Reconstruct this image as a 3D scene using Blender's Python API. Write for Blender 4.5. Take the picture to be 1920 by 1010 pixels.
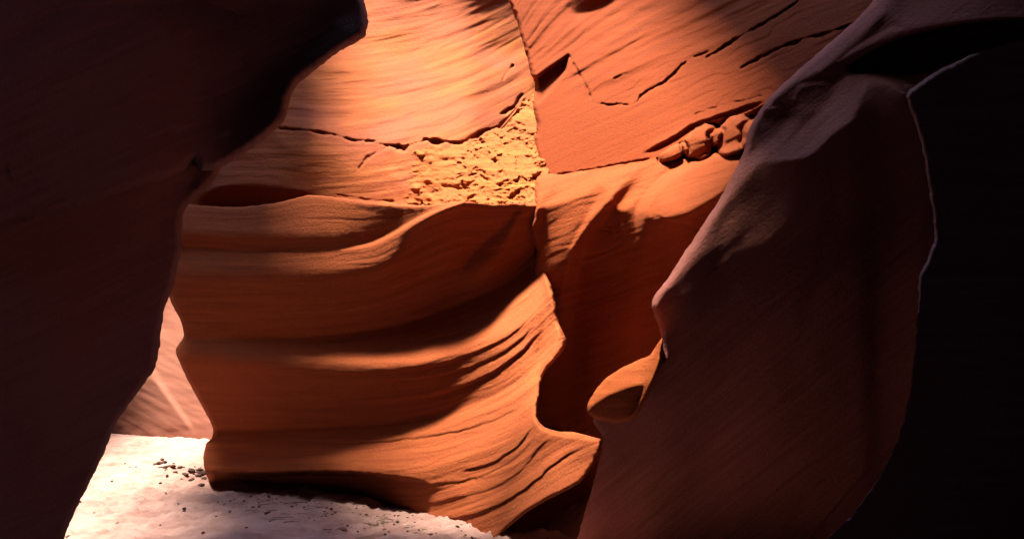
import bpy, math, random
import numpy as np

random.seed(7)
for o in list(bpy.data.objects):
    bpy.data.objects.remove(o)
S = bpy.context.scene
COL = S.collection

# ------------------------------------------------------------------ camera
W, H, F = 1920.0, 1010.0, 1478.0
CAM_Z = 1.5
PITCH = math.atan(215.0 / F)
cam = bpy.data.cameras.new("camera")
cam.sensor_width = 36.0
cam.lens = 36.0 * F / W
cam.clip_start = 0.05
cam.clip_end = 3000
co = bpy.data.objects.new("camera", cam)
co.location = (0, 0, CAM_Z)
co.rotation_euler = (math.pi / 2 + PITCH, 0, 0)
COL.objects.link(co)
S.camera = co

# ------------------------------------------------------------------ light
SUN = np.array([-0.26, -0.16, 0.95]); SUN /= np.linalg.norm(SUN)
sun_el = math.asin(SUN[2])
sun_az = math.atan2(SUN[0], SUN[1])          # clockwise from +Y
world = bpy.data.worlds.new("World")
S.world = world
world.use_nodes = True
nt = world.node_tree
sky = nt.nodes.new("ShaderNodeTexSky")
sky.sky_type = 'NISHITA'
sky.sun_disc = False
sky.sun_elevation = sun_el
sky.sun_rotation = sun_az
bg = nt.nodes["Background"]
nt.links.new(sky.outputs[0], bg.inputs[0])
bg.inputs[1].default_value = 0.15
sl = bpy.data.lights.new("sun", 'SUN')
sl.energy = 3.8
sl.angle = math.radians(8.0)
sl.color = (1.0, 0.84, 0.63)
so = bpy.data.objects.new("sun", sl)
so.rotation_euler = (math.pi / 2 - sun_el, 0, math.pi - sun_az)
COL.objects.link(so)
S.view_settings.view_transform = 'Standard'
S.view_settings.look = 'None'
S.view_settings.exposure = 2.9
S.view_settings.gamma = 1.0
S.cycles.max_bounces = 8
S.cycles.diffuse_bounces = 2
S.cycles.use_denoising = True
S.cycles.sample_clamp_indirect = 6.0


# ------------------------------------------------------------------ maths helpers
def rays(px, py):
    xc = (np.asarray(px, float) - W / 2) / F
    yc = (H / 2 - np.asarray(py, float)) / F
    y = math.cos(PITCH) - yc * math.sin(PITCH)
    z = math.sin(PITCH) + yc * math.cos(PITCH)
    return xc / y, z / y


def at(px, py, d):
    x, z = rays(px, py)
    return np.stack([x * d, np.broadcast_to(d, np.shape(x)) * 1.0, CAM_Z + z * d], -1)


def floor_d(px, py, z=0.0):
    return (z - CAM_Z) / rays(px, py)[1]


def sstep(t):
    t = np.clip(t, 0, 1)
    return t * t * (3 - 2 * t)


def cr(pts, n=8, closed=False):
    """Catmull-Rom through 2-D points."""
    p = np.asarray(pts, float)
    if closed:
        q = np.vstack([p[-1], p, p[0], p[1]])
    else:
        q = np.vstack([2 * p[0] - p[1], p, 2 * p[-1] - p[-2]])
    out = []
    t = np.linspace(0, 1, n, endpoint=False)[:, None]
    for i in range(1, len(q) - 2):
        a, b, c, d = q[i - 1], q[i], q[i + 1], q[i + 2]
        L = np.linalg.norm(c - b) + 1e-9
        m1 = (c - a) / (np.linalg.norm(c - b) + np.linalg.norm(b - a) + 1e-9) * L
        m2 = (d - b) / (np.linalg.norm(d - c) + np.linalg.norm(c - b) + 1e-9) * L
        out.append((2 * t**3 - 3 * t**2 + 1) * b + (t**3 - 2 * t**2 + t) * m1 + (-2 * t**3 + 3 * t**2) * c + (t**3 - t**2) * m2)
    out = np.vstack(out)
    return out if closed else np.vstack([out, p[-1]])


def ycurve(pts, x):
    p = cr(pts, 10)
    xs = np.maximum.accumulate(p[:, 0] + np.arange(len(p)) * 1e-6)
    return np.interp(x, xs, p[:, 1])


_rng = np.random.RandomState(11)
_perm = _rng.permutation(512)
_perm = np.concatenate([_perm, _perm, _perm])
_ga = _rng.rand(512) * 2 * math.pi
_gx, _gy = np.cos(_ga), np.sin(_ga)


def perlin(x, y, seed=0):
    x = np.asarray(x, float) + seed * 17.31
    y = np.asarray(y, float) + seed * 9.77
    xi, yi = np.floor(x).astype(int), np.floor(y).astype(int)
    xf, yf = x - xi, y - yi
    u, v = xf**3 * (xf * (xf * 6 - 15) + 10), yf**3 * (yf * (yf * 6 - 15) + 10)

    def g(i, j):
        h = _perm[(_perm[i & 511] + j) & 511]
        return _gx[h] * (x - i) + _gy[h] * (y - j)
    a = g(xi, yi) * (1 - u) + g(xi + 1, yi) * u
    b = g(xi, yi + 1) * (1 - u) + g(xi + 1, yi + 1) * u
    return (a * (1 - v) + b * v) * 1.5


def fbm(x, y, o=4, seed=0, gain=0.5):
    s, a = 0, 1.0
    for k in range(o):
        s = s + a * perlin(x * 2**k, y * 2**k, seed + k * 3)
        a *= gain
    return s


def sd_poly(px, py, poly):
    """signed distance (positive inside) and nearest boundary point."""
    a = np.asarray(poly, float)
    b = np.roll(a, -1, 0)
    best = np.full(px.shape, 1e18)
    nx, ny = np.zeros(px.shape), np.zeros(px.shape)
    ins = np.zeros(px.shape, bool)
    for (ax, ay), (bx, by) in zip(a, b):
        ex, ey = bx - ax, by - ay
        l2 = ex * ex + ey * ey
        if l2 < 1e-12:
            continue
        t = np.clip(((px - ax) * ex + (py - ay) * ey) / l2, 0, 1)
        cx, cy = ax + t * ex, ay + t * ey
        d = (px - cx)**2 + (py - cy)**2
        m = d < best
        best = np.where(m, d, best); nx = np.where(m, cx, nx); ny = np.where(m, cy, ny)
        if ey != 0:
            c = ((ay <= py) != (by <= py)) & (px < ax + (py - ay) / ey * ex)
            ins ^= c
    sd = np.sqrt(best)
    return np.where(ins, sd, -sd), nx, ny


def tps(ctrl):
    """thin-plate spline through (px, py, value) points."""
    c = np.asarray(ctrl, float)
    P = c[:, :2] / 300.0
    n = len(c)

    def U(r2):
        return np.where(r2 > 0, r2 * np.log(r2 + 1e-12), 0)
    K = U(((P[:, None] - P[None])**2).sum(-1)) + 1e-3 * np.eye(n)
    Q = np.hstack([np.ones((n, 1)), P])
    A = np.block([[K, Q], [Q.T, np.zeros((3, 3))]])
    w = np.linalg.solve(A, np.concatenate([c[:, 2], np.zeros(3)]))

    def f(px, py):
        x, y = px / 300.0, py / 300.0
        s = w[n] + w[n + 1] * x + w[n + 2] * y
        for i in range(n):
            s = s + w[i] * U((x - P[i, 0])**2 + (y - P[i, 1])**2)
        return s
    return f


def poisson(gx, gy, base, h, L, wx=1.0):
    """depth field whose gradient follows (gx, gy) and whose broad shape follows base."""
    ny, nx = base.shape
    eps = (h / L)**2
    rhs = eps * base
    fx = np.zeros((ny, nx + 1)); fy = np.zeros((ny + 1, nx))
    fx[:, 1:-1] = (gx[:, 1:] + gx[:, :-1]) * 0.5 * h
    fy[1:-1] = (gy[1:] + gy[:-1]) * 0.5 * h
    rhs = rhs - wx * np.diff(fx, axis=1) - np.diff(fy, axis=0)
    m = np.block([[rhs, rhs[:, ::-1]], [rhs[::-1], rhs[::-1, ::-1]]])
    Fm = np.fft.rfft2(m)
    kx = np.arange(Fm.shape[1]) * math.pi / nx
    ky = np.fft.fftfreq(2 * ny) * 2 * math.pi
    den = eps + wx * (2 - 2 * np.cos(kx))[None, :] + (2 - 2 * np.cos(ky))[:, None]
    return np.fft.irfft2(Fm / den, s=m.shape)[:ny, :nx]


def blur(a, s):
    """gaussian blur, sigma in cells"""
    if s < 0.3:
        return a
    r = int(3 * s) + 1
    k = np.exp(-0.5 * (np.arange(-r, r + 1) / s)**2); k /= k.sum()
    for ax in (0, 1):
        p = [(0, 0), (0, 0)]; p[ax] = (r, r)
        b = np.pad(a, p, mode='edge')
        n = a.shape[ax]
        out = 0
        for i, w in enumerate(k):
            out = out + w * (b[i:i + n] if ax == 0 else b[:, i:i + n])
        a = out
    return a


# ------------------------------------------------------------------ mesh helpers
def mesh_obj(name, V, quads, mat, parent=None, tris=None, smooth=True, attr=None):
    me = bpy.data.meshes.new(name)
    V = np.asarray(V, np.float32)
    quads = np.asarray(quads, np.int32).reshape(-1, 4)
    nq = len(quads)
    tr = np.asarray(tris if tris is not None else [], np.int32).reshape(-1, 3)
    me.vertices.add(len(V)); me.vertices.foreach_set("co", V.ravel())
    loops = np.concatenate([quads.ravel(), tr.ravel()])
    me.loops.add(len(loops)); me.loops.foreach_set("vertex_index", loops)
    st = np.concatenate([np.arange(nq) * 4, nq * 4 + np.arange(len(tr)) * 3]).astype(np.int32)
    me.polygons.add(len(st)); me.polygons.foreach_set("loop_start", st)
    me.polygons.foreach_set("use_smooth", np.full(len(st), smooth))
    if attr:
        for k, v in attr.items():
            a = me.attributes.new(k, 'FLOAT_VECTOR', 'POINT')
            a.data.foreach_set("vector", np.asarray(v, np.float32).ravel())
    me.update(calc_edges=True); me.validate()
    if mat:
        me.materials.append(mat)
    o = bpy.data.objects.new(name, me)
    COL.objects.link(o)
    if parent:
        o.parent = parent
    return o


def tag(o, label=None, cat=None, group=None, kind=None):
    if cat: o['kind'] = "thing"
    if label: o['label'] = label
    if cat: o['category'] = cat
    if group: o['group'] = group
    if kind: o['kind'] = kind
    return o


class Sketch:
    """A rock face being carved: a map of how much each spot leans back (gz, up-facing) and turns (gx)."""

    def __init__(s, poly, h, base, pad=40):
        s.poly = np.asarray(poly, float); s.h = h
        x0, y0 = s.poly.min(0) - pad; x1, y1 = s.poly.max(0) + pad
        s.xs = np.arange(x0, x1 + h, h); s.ys = np.arange(y0, y1 + h, h)
        s.X, s.Y = np.meshgrid(s.xs, s.ys)
        s.base = base(s.X, s.Y) if callable(base) else tps(base)(s.X, s.Y)
        # start from the lean of the base itself
        s.gz = -np.gradient(s.base, h, axis=0) * F / s.base
        s.gx = np.gradient(s.base, h, axis=1) * F / s.base
        s.rel = np.zeros_like(s.X)
        s.T = s.Y.copy()

    def fill(s, m, v, ch='gz'):
        a = getattr(s, ch)
        setattr(s, ch, a * (1 - m) + v * m)

    def add(s, v, ch='gz'):
        setattr(s, ch, getattr(s, ch) + v)

    def band(s, top, bot, val, st=10, sb=10, x0=None, x1=None, sx=40, k=1.0, ch='gz'):
        """band between two curves y(x); val may be a list of (x, value)."""
        yt = ycurve(top, s.X[0])[None, :]; yb = ycurve(bot, s.X[0])[None, :]
        m = sstep((s.Y - yt) / st + 0.5) * sstep((yb - s.Y) / sb + 0.5)
        if x0 is not None: m = m * sstep((s.X - x0) / sx + 0.5)
        if x1 is not None: m = m * sstep((x1 - s.X) / sx + 0.5)
        if isinstance(val, (list, tuple)):
            v = np.asarray(val, float); val = np.interp(s.X, v[:, 0], v[:, 1])
        s.fill(m * k, val, ch)
        return m

    def pmask(s, pts, soft=10, smooth=True):
        p = cr(pts, 6, True) if smooth else np.asarray(pts, float)
        sd, _, _ = sd_poly(s.X, s.Y, p)
        return sstep(sd / soft + 0.5)

    def area(s, pts, val, soft=10, k=1.0, ch='gz', smooth=True):
        s.fill(s.pmask(pts, soft, smooth) * k, val, ch)

    def dist(s, pts):
        """distance to a curve, along-parameter 0..1 and side sign (positive below/right of travel)"""
        p = cr(pts, 8)
        best = np.full(s.X.shape, 1e18); T = np.zeros_like(s.X); SG = np.zeros_like(s.X)
        L = np.concatenate([[0], np.cumsum(np.linalg.norm(np.diff(p, axis=0), axis=1))])
        for i in range(len(p) - 1):
            a, b = p[i], p[i + 1]; e = b - a; l2 = e @ e + 1e-12
            t = np.clip(((s.X - a[0]) * e[0] + (s.Y - a[1]) * e[1]) / l2, 0, 1)
            d = (s.X - a[0] - t * e[0])**2 + (s.Y - a[1] - t * e[1])**2
            m = d < best
            best = np.where(m, d, best)
            T = np.where(m, (L[i] + t * math.sqrt(l2)) / L[-1], T)
            SG = np.where(m, np.sign((s.Y - a[1]) * e[0] - (s.X - a[0]) * e[1]), SG)
        return np.sqrt(best), T, SG

    def stroke(s, pts, w, val, k=1.0, taper=True, ch='gz', jit=0.0):
        d, t, _ = s.dist(pts)
        ww = w * (np.sqrt(np.clip(4 * t * (1 - t), 0, 1)) * 0.85 + 0.15 if taper else 1.0)
        if jit:
            ww = ww * (1 + jit * fbm(s.X / 18, s.Y / 18, 3, 5))
        m = np.exp(-(d / np.maximum(ww, 0.5))**2)
        s.fill(np.clip(m * k, 0, 1), val, ch)

    def crack(s, pts, w, depth, jit=0.6, lip=0.0):
        """a fissure: pushes the rock back by depth metres within w px of a curve, ragged edges"""
        d, t, sg = s.dist(pts)
        w = w * 0.40
        j = fbm(s.X / 15, s.Y / 15, 4, 3) * jit * 2.6
        br = fbm(s.X / 34, s.Y / 34, 3, 8)
        ww = w * np.clip(0.15 + np.sqrt(np.clip(4 * t * (1 - t), 0, 1)), 0, 1) * np.clip(1 + 1.5 * jit * br, 0.1, 2.4)
        q = d * sg + j                       # >0 below the crack
        lo = np.clip(0.5 + 0.8 * br, 0.12, 1)
        m = np.where(q < 0, sstep(1.2 + q / np.maximum(ww * 0.6, 0.8)), sstep(1.25 - q / (ww * 2.0 + 0.8)))
        m = m * sstep(1.6 - d / (ww * 4 + 3)) * (sstep(t / .03) * sstep((1 - t) / .03)) * lo
        s.rel = s.rel + depth * 0.36 * m
        if lip:
            s.rel = s.rel - lip * np.exp(-(np.maximum(-sg * d, 0) / (3 * w))**2) * (sg < 0) * (d < 8 * w)

    def step(s, pts, depth, wd=18, wu=10, lip=.35, jit=1.5):
        """a bedding lip: rock just below the curve is set back and comes forward again, a low roll sits above it"""
        d, t, sg = s.dist(pts)
        q = d * sg + jit * fbm(s.X / 24, s.Y / 24, 3, 71)
        f = sstep(t / .15) * sstep((1 - t) / .15)
        s.rel = s.rel + f * depth * (sstep(q / 3 + .5) * np.exp(-np.maximum(q, 0) / wd) - lip * np.exp(-(np.maximum(-q, 0) / wu)**2) * (q < 0))

    def bedding(s, period, amp, wob=1.2, lx=220, ly=60, mask=1.0, seed=0, cover=.0):
        """thin layers with sharp lower lips following the strata coordinate, coming and going along the wall"""
        u = s.T / period + wob * fbm(s.X / lx, s.T / ly, 3, 201 + seed, .55)
        k = np.floor(u); f = u - k
        a = np.clip(fbm(s.X / 130 + k * 3.7, k * 1.9, 2, 231 + seed) * 1.6 + .25 + cover, 0, 1)
        h = (1 - f) * sstep(f / .12)
        s.rel = s.rel + amp * a * h * mask

    def solve(s, L=260, wx=0.35):
        """edge: (radius px, depth m) of the turn at the outline"""
        gy = -s.gz * s.base / F
        gx = s.gx * s.base / F
        d = poisson(gx, gy, s.base, s.h, L, wx)
        d = d + s.rel
        s.d = d
        return d

    def build(s, name, mat, edge=(14, 0.25), skirt=4.0, edge_mask=None, jag=1.5, jag_l=16, along=None, parent=None, rough=0.0):
        X, Y, h = s.X, s.Y, s.h
        poly = s.poly
        jn = fbm(X / jag_l, Y / jag_l, 3, 21) * jag
        sd, nx, ny = sd_poly(X, Y, poly)
        sdj = sd + jn
        d = s.d.copy()
        if edge:
            R, D = edge
            t = np.clip(1 - np.maximum(sdj, 0) / R, 0, 1)
            e = D * (1 - np.sqrt(np.clip(1 - t * t, 0, 1)))
            d = d + e * (edge_mask(X, Y) if edge_mask else 1.0)
        if rough:
            d = d + rough * fbm(X / 9, Y / 9, 4, 33)
        inside = sdj > 0
        # keep faces with any inside vertex; pull outside vertices onto the outline
        f_in = inside[:-1, :-1] | inside[1:, :-1] | inside[:-1, 1:] | inside[1:, 1:]
        out = ~inside
        ex, ey = X - nx, Y - ny
        ln = np.sqrt(ex**2 + ey**2) + 1e-9
        PX, PY = X.copy(), Y.copy()
        shift = np.where(out, -sdj, 0)
        dirx = np.where(sd < 0, -ex / ln, ex / ln); diry = np.where(sd < 0, -ey / ln, ey / ln)
        PX = PX + dirx * np.minimum(shift, 1.6 * h); PY = PY + diry * np.minimum(shift, 1.6 * h)
        used = np.zeros(X.shape, bool)
        used[:-1, :-1] |= f_in; used[1:, :-1] |= f_in; used[:-1, 1:] |= f_in; used[1:, 1:] |= f_in
        idx = -np.ones(X.shape, int); idx[used] = np.arange(used.sum())
        P = at(PX[used], PY[used], d[used])
        T = np.stack([X[used], s.T[used], np.zeros(used.sum())], -1) / 100.0
        jj, ii = np.nonzero(f_in)
        q = np.stack([idx[jj, ii], idx[jj + 1, ii], idx[jj + 1, ii + 1], idx[jj, ii + 1]], -1)
        # skirt: outline carried back into the rock
        e = np.concatenate([q[:, [0, 1]], q[:, [1, 2]], q[:, [2, 3]], q[:, [3, 0]]])
        key = e.min(1).astype(np.int64) * (len(P) + 1) + e.max(1)
        u, inv, cnt = np.unique(key, return_inverse=True, return_counts=True)
        be = e[cnt[inv] == 1]
        bv = np.unique(be)
        mp = -np.ones(len(P), int); mp[bv] = np.arange(len(bv))
        cen = np.array([0, 0, CAM_Z])
        ctr = P.mean(0)
        V = [P]; TT = [T]; Q = [q]
        prev = bv
        off = len(P)
        steps = [0.15, 0.4, 0.8, 1.5, 2.5, 4.0, 6.0]
        steps = [x for x in steps if x < skirt] + [skirt]
        for k in steps:
            ray = (P[bv] - cen); ray /= np.linalg.norm(ray, axis=1)[:, None]
            inw = ctr - P[bv]; inw -= (inw * ray).sum(1)[:, None] * ray
            inw /= np.linalg.norm(inw, axis=1)[:, None] + 1e-9
            NP = P[bv] + ray * k + inw * min(0.12 * k * k, 0.35 * k)
            cur = off + np.arange(len(bv))
            V.append(NP); TT.append(T[bv])
            a, b = mp[be[:, 0]], mp[be[:, 1]]
            Q.append(np.stack([prev[b], prev[a], cur[a], cur[b]], -1))
            prev = cur; off += len(bv)
        # back: close with a fan to a centre point
        cpt = off
        V.append(((P[bv] + (P[bv] - cen) / np.linalg.norm(P[bv] - cen, axis=1)[:, None] * skirt).mean(0))[None]); TT.append(T[:1])
        a, b = mp[be[:, 0]], mp[be[:, 1]]
        tr = np.stack([prev[b], prev[a], np.full(len(be), cpt)], -1)
        return mesh_obj(name, np.vstack(V), np.vstack(Q), mat, parent, tr, True, {"strata": np.vstack(TT)})


# ------------------------------------------------------------------ materials
def rock_mat(name, c1, c2, c3, grain=0.35, streak=0.5, rough=0.9, sc=1.0):
    """sandstone: thin bedding laminae following the carved strata coordinate, patches, sand grain"""
    m = bpy.data.materials.new(name)
    m.use_nodes = True
    n, l = m.node_tree.nodes, m.node_tree.links
    b = n["Principled BSDF"]
    b.inputs["Roughness"].default_value = rough
    b.inputs["Specular IOR Level"].default_value = 0.15
    at_ = n.new("ShaderNodeAttribute"); at_.attribute_name = "strata"
    mp = n.new("ShaderNodeMapping"); mp.inputs["Scale"].default_value = (0.35 * sc, 6.0 * sc, 1)
    l.new(at_.outputs["Vector"], mp.inputs[0])
    n1 = n.new("ShaderNodeTexNoise"); n1.inputs["Scale"].default_value = 1.0; n1.inputs["Detail"].default_value = 6; n1.inputs["Roughness"].default_value = 0.65
    l.new(mp.outputs[0], n1.inputs["Vector"])
    tc = n.new("ShaderNodeTexCoord")
    n2 = n.new("ShaderNodeTexNoise"); n2.inputs["Scale"].default_value = 0.9; n2.inputs["Detail"].default_value = 5
    l.new(tc.outputs["Object"], n2.inputs["Vector"])
    r1 = n.new("ShaderNodeValToRGB")
    r1.color_ramp.elements[0].position = 0.5 - 0.25 * streak; r1.color_ramp.elements[1].position = 0.5 + 0.25 * streak
    r1.color_ramp.elements[0].position = 0.36; r1.color_ramp.elements[1].position = 0.64
    r1.color_ramp.elements[0].color = (*c2, 1); r1.color_ramp.elements[1].color = (*c1, 1)
    l.new(n1.outputs["Fac"], r1.inputs[0])
    mx = n.new("ShaderNodeMix"); mx.data_type = 'RGBA'
    r2 = n.new("ShaderNodeValToRGB"); r2.color_ramp.elements[0].position = 0.42; r2.color_ramp.elements[1].position = 0.66
    l.new(n2.outputs["Fac"], r2.inputs[0])
    l.new(r2.outputs[0], mx.inputs[0]); l.new(r1.outputs[0], mx.inputs[6]); mx.inputs[7].default_value = (*c3, 1)
    n3 = n.new("ShaderNodeTexNoise"); n3.inputs["Scale"].default_value = 60; n3.inputs["Detail"].default_value = 3
    l.new(tc.outputs["Object"], n3.inputs["Vector"])
    mx2 = n.new("ShaderNodeMix"); mx2.data_type = 'RGBA'; mx2.blend_type = 'MULTIPLY'; mx2.inputs[0].default_value = 0.5
    r3 = n.new("ShaderNodeValToRGB"); r3.color_ramp.elements[0].position = 0.3; r3.color_ramp.elements[0].color = (.6, .6, .6, 1); r3.color_ramp.elements[1].position = 0.6
    l.new(n3.outputs["Fac"], r3.inputs[0])
    l.new(mx.outputs[2], mx2.inputs[6]); l.new(r3.outputs[0], mx2.inputs[7])
    l.new(mx2.outputs[2], b.inputs["Base Color"])
    n4 = n.new("ShaderNodeTexNoise"); n4.inputs["Scale"].default_value = 35; n4.inputs["Detail"].default_value = 8; n4.inputs["Roughness"].default_value = 0.7
    l.new(tc.outputs["Object"], n4.inputs["Vector"])
    ad = n.new("ShaderNodeMath"); ad.operation = 'MULTIPLY_ADD'; ad.inputs[1].default_value = 0.8
    l.new(n1.outputs["Fac"], ad.inputs[0]); l.new(n4.outputs["Fac"], ad.inputs[2])
    bp = n.new("ShaderNodeBump"); bp.inputs["Strength"].default_value = grain; bp.inputs["Distance"].default_value = 0.03
    l.new(ad.outputs[0], bp.inputs["Height"]); l.new(bp.outputs[0], b.inputs["Normal"])
    return m


M_main = rock_mat("banded_sandstone", (.30, .078, .0255), (.205, .046, .0165), (.255, .062, .0215), 0.6, sc=1.5)
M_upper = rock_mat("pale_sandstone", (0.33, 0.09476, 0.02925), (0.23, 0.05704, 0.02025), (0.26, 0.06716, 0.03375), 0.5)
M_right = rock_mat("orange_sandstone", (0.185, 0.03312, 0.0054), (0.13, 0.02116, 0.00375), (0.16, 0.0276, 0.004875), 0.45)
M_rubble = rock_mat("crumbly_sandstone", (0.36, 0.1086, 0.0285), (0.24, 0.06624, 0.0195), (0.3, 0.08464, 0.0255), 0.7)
M_dark = rock_mat("shaded_sandstone", (.125, .080, .100), (.092, .058, .075), (.108, .068, .087), 0.5)  # dark and bluish: shade and sky tint put into the base colour
M_mauve = rock_mat("mauve_sandstone", (.38, .142, .122), (.29, .103, .086), (.345, .124, .103), 0.6, sc=1.4)  # one mauve base colour over ledges and face alike
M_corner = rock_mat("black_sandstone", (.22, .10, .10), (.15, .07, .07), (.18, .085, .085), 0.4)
M_knob = rock_mat("knob_sandstone", (.46, .118, .034), (.32, .074, .022), (.40, .096, .028), 0.5, sc=1.4)  # warm light on the knob put into its brighter orange base colour
M_fluted = rock_mat("fluted_sandstone", (.25, .056, .0145), (.175, .035, .0095), (.215, .046, .012), 0.5, sc=1.3)
M_far = rock_mat("far_sandstone", (0.21, 0.08464, 0.0615), (0.16, 0.06072, 0.0435), (0.19, 0.0736, 0.05325), 0.4)


def strata_noise(s, T, amp, ly=7.0, lx=140.0, seed=0, o=3, sharp=False):
    n = fbm(s.X / lx, T / ly, o, seed, 0.6)
    if sharp:
        n = np.where(n < 0, n * 1.8, n * 0.5)
    s.add(n * amp)


# ================================================================== ROCK MASSES
# ---- main banded wall with its flowing foot
def main_wall():
    poly = cr([(300, 384), (318, 430), (312, 500), (318, 560), (338, 600), (344, 630), (330, 655), (346, 700), (378, 760), (398, 800),
               (398, 818), (386, 832), (382, 870), (395, 905), (440, 950), (520, 1010), (700, 1110), (880, 1120),
               (935, 1010), (985, 962), (1040, 930), (1085, 905), (1112, 870), (1128, 825),
               (1108, 818), (1060, 812), (1018, 798), (1006, 780), (1010, 740), (1020, 700),
               (1050, 664), (1062, 640), (1047, 602), (1040, 560), (1024, 510), (1010, 482), (1016, 440), (1020, 400), (1016, 382), (980, 380), (920, 382), (860, 377), (800, 385), (700, 379), (640, 371), (580, 366), (520, 380), (450, 388), (380, 386)], 6, True)
    base = [(330, 900, 11.9), (500, 915, 11.3), (640, 935, 10.3), (820, 972, 8.9), (930, 1003, 7.9), (1100, 830, 7.55), (1060, 815, 7.95), (1040, 930, 6.9),
            (330, 640, 11.9), (340, 400, 12.2), (600, 640, 10.6), (600, 400, 11.2), (850, 640, 9.4), (850, 390, 10.0), (1000, 640, 8.4), (1000, 490, 9.4), (1000, 400, 9.25), (1000, 800, 7.55), (1060, 640, 8.4),
            (700, 1100, 8.9), (400, 1100, 11)]
    s = Sketch(poly, 2.0, base)
    X, Y = s.X, s.Y
    c_top = [(250, 385), (380, 384), (450, 388), (520, 380), (580, 366), (700, 380), (800, 386), (860, 378), (920, 384), (980, 384), (1060, 380), (1200, 380)]
    c_ridge = [(250, 464), (340, 464), (450, 468), (600, 466), (700, 455), (760, 425), (800, 402), (860, 380), (950, 360), (1200, 350)]
    c_c0 = [(250, 632), (340, 634), (500, 634), (600, 630), (700, 618), (780, 600), (850, 574), (920, 548), (960, 525), (990, 500), (1012, 480), (1060, 440), (1200, 380)]
    c_c1 = [(250, 665), (340, 668), (500, 682), (600, 690), (700, 692), (800, 678), (880, 655), (960, 622), (1010, 580), (1060, 540), (1200, 480)]
    c_a0 = [(250, 800), (400, 806), (500, 803), (650, 800), (780, 788), (880, 760), (950, 728), (1000, 690), (1060, 640), (1200, 600)]
    c_a1 = [(250, 884), (385, 884), (450, 887), (600, 884), (700, 885), (800, 880), (900, 850), (960, 825), (1010, 790), (1060, 760), (1200, 700)]
    # strata coordinate: follows the band curves
    cur = [ycurve(c, X[0]) for c in (c_top, c_ridge, c_c0, c_c1, c_a0, c_a1)]
    nom = [380, 465, 632, 680, 800, 885]
    T = np.zeros_like(X)
    for j in range(X.shape[1]):
        ys = np.array([c[j] for c in cur]); ys = np.maximum.accumulate(ys + np.arange(6) * 0.5)
        ys = np.concatenate([[ys[0] - 300], ys, [ys[-1] + 300]])
        T[:, j] = np.interp(Y[:, j], ys, [80] + nom + [1185])
    s.T = T
    s.gz[:] = 0.1
    s.gx *= 0.9
    far = [(250, 999), (1300, 999)]
    s.band([(250, 200), (1300, 200)], c_top, 0.3, 4, 4)
    # ledge under the upper crack
    s.band(c_top, c_ridge, [(320, .55), (560, .35), (660, -.1), (740, -.4), (900, -.5)], 8, 10)
    s.band([(x, y - 26) for x, y in c_ridge], c_ridge, [(320, -.6), (480, -.6), (700, -.4), (900, -.1)], 30, 6, x1=760)
    # big dark belly
    s.band(c_ridge, c_c0, [(320, -.1), (500, -.5), (650, -.8), (850, -.95), (1000, -.95)], 8, 9)
    s.band(c_ridge, [(x, y + 46) for x, y in c_ridge], [(320, .6), (500, .45), (650, .2), (760, -.1)], 10, 40, x1=760)
    # bright ridge rim running up to the crumbly patch
    s.stroke([(640, 468), (700, 456), (745, 434), (790, 408), (830, 390), (870, 378)], 5, 1.6, 0.95)
    s.area([(870, 500), (905, 455), (940, 430), (970, 395), (975, 400), (950, 440), (925, 480), (880, 510)], 0.35, 22)
    s.area([(850, 520), (915, 470), (950, 440), (940, 480), (890, 515)], 0.05, 30, 0.8)
    # band C
    s.band(c_c0, c_c1, [(320, .4), (480, .75), (650, .8), (800, .95), (920, 1.3), (1010, 1.6)], 8, 34)
    # below C: streaky dark lens B
    s.band(c_c1, c_a0, [(320, -.35), (480, -.75), (650, -.85), (800, -.6), (900, -.25), (960, .15), (1010, .45)], 30, 16)
    s.step([(640, 752), (740, 750), (810, 740), (870, 722), (930, 694), (985, 652), (1020, 612)], .045, 22, 12)
    s.step([(700, 716), (790, 708), (860, 694), (920, 672), (970, 642), (1005, 606)], .025, 16, 9)
    s.step([(740, 694), (820, 682), (890, 662), (950, 632), (995, 596)], .02, 12, 8)
    s.step([(780, 640), (860, 622), (930, 596), (985, 562), (1015, 530)], .015, 12, 8)
    s.step([(560, 832), (700, 828), (820, 814), (900, 796), (965, 768), (1005, 730)], .02, 18, 9)
    s.bedding(8.5, .010, mask=sstep((X - 560) / 260) * sstep((Y - 470) / 40), seed=1)
    s.bedding(15, .010, mask=.35 + .65 * sstep((X - 500) / 300), seed=2, cover=-.1)
    # band A bright
    s.band(c_a0, c_a1, [(320, .4), (400, .55), (520, .75), (680, .8), (800, .9), (900, 1.1), (960, 1.3), (1010, 1.5)], 10, 26)
    s.band([(x, y + 26) for x, y in c_a0], [(x, y + 48) for x, y in c_a0], [(320, .1), (700, .3), (850, .45), (960, .5)], 20, 20, k=.6)
    # below band A: undercut at left, striped slope to the right
    m_under = [(250, 889), (385, 886), (450, 889), (600, 886), (680, 889), (740, 894), (800, 904), (860, 924), (920, 962), (1200, 1200)]
    s.band(c_a1, [(x, y + 700) for x, y in c_a1], [(700, .0), (800, .12), (900, .3), (960, .55)], 16, 10)
    s.band(m_under, [(250, 1200), (1300, 1200)], [(320, -1.0), (600, -.9), (700, -.8), (770, -.7), (840, -.35), (900, .1), (960, .4)], 10, 10, x1=930, sx=160)
    # foot strata
    for a, v, w in (([(800, 965), (860, 955), (930, 930), (980, 905), (1020, 870), (1050, 835), (1062, 815)], 1.0, 9),
                    ([(820, 930), (900, 900), (960, 865), (1005, 820)], .7, 9),
                    ([(860, 910), (920, 890), (975, 852), (1010, 810)], .7, 7),
                    ([(935, 1000), (965, 965), (1000, 945), (1045, 925), (1085, 895), (1110, 865)], 1.7, 17)):
        s.stroke(a, w, v, 0.9, taper=False)
    s.stroke([(880, 925), (940, 905), (985, 870), (1015, 832), (1040, 818)], 2, -.2, 0.5)
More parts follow.
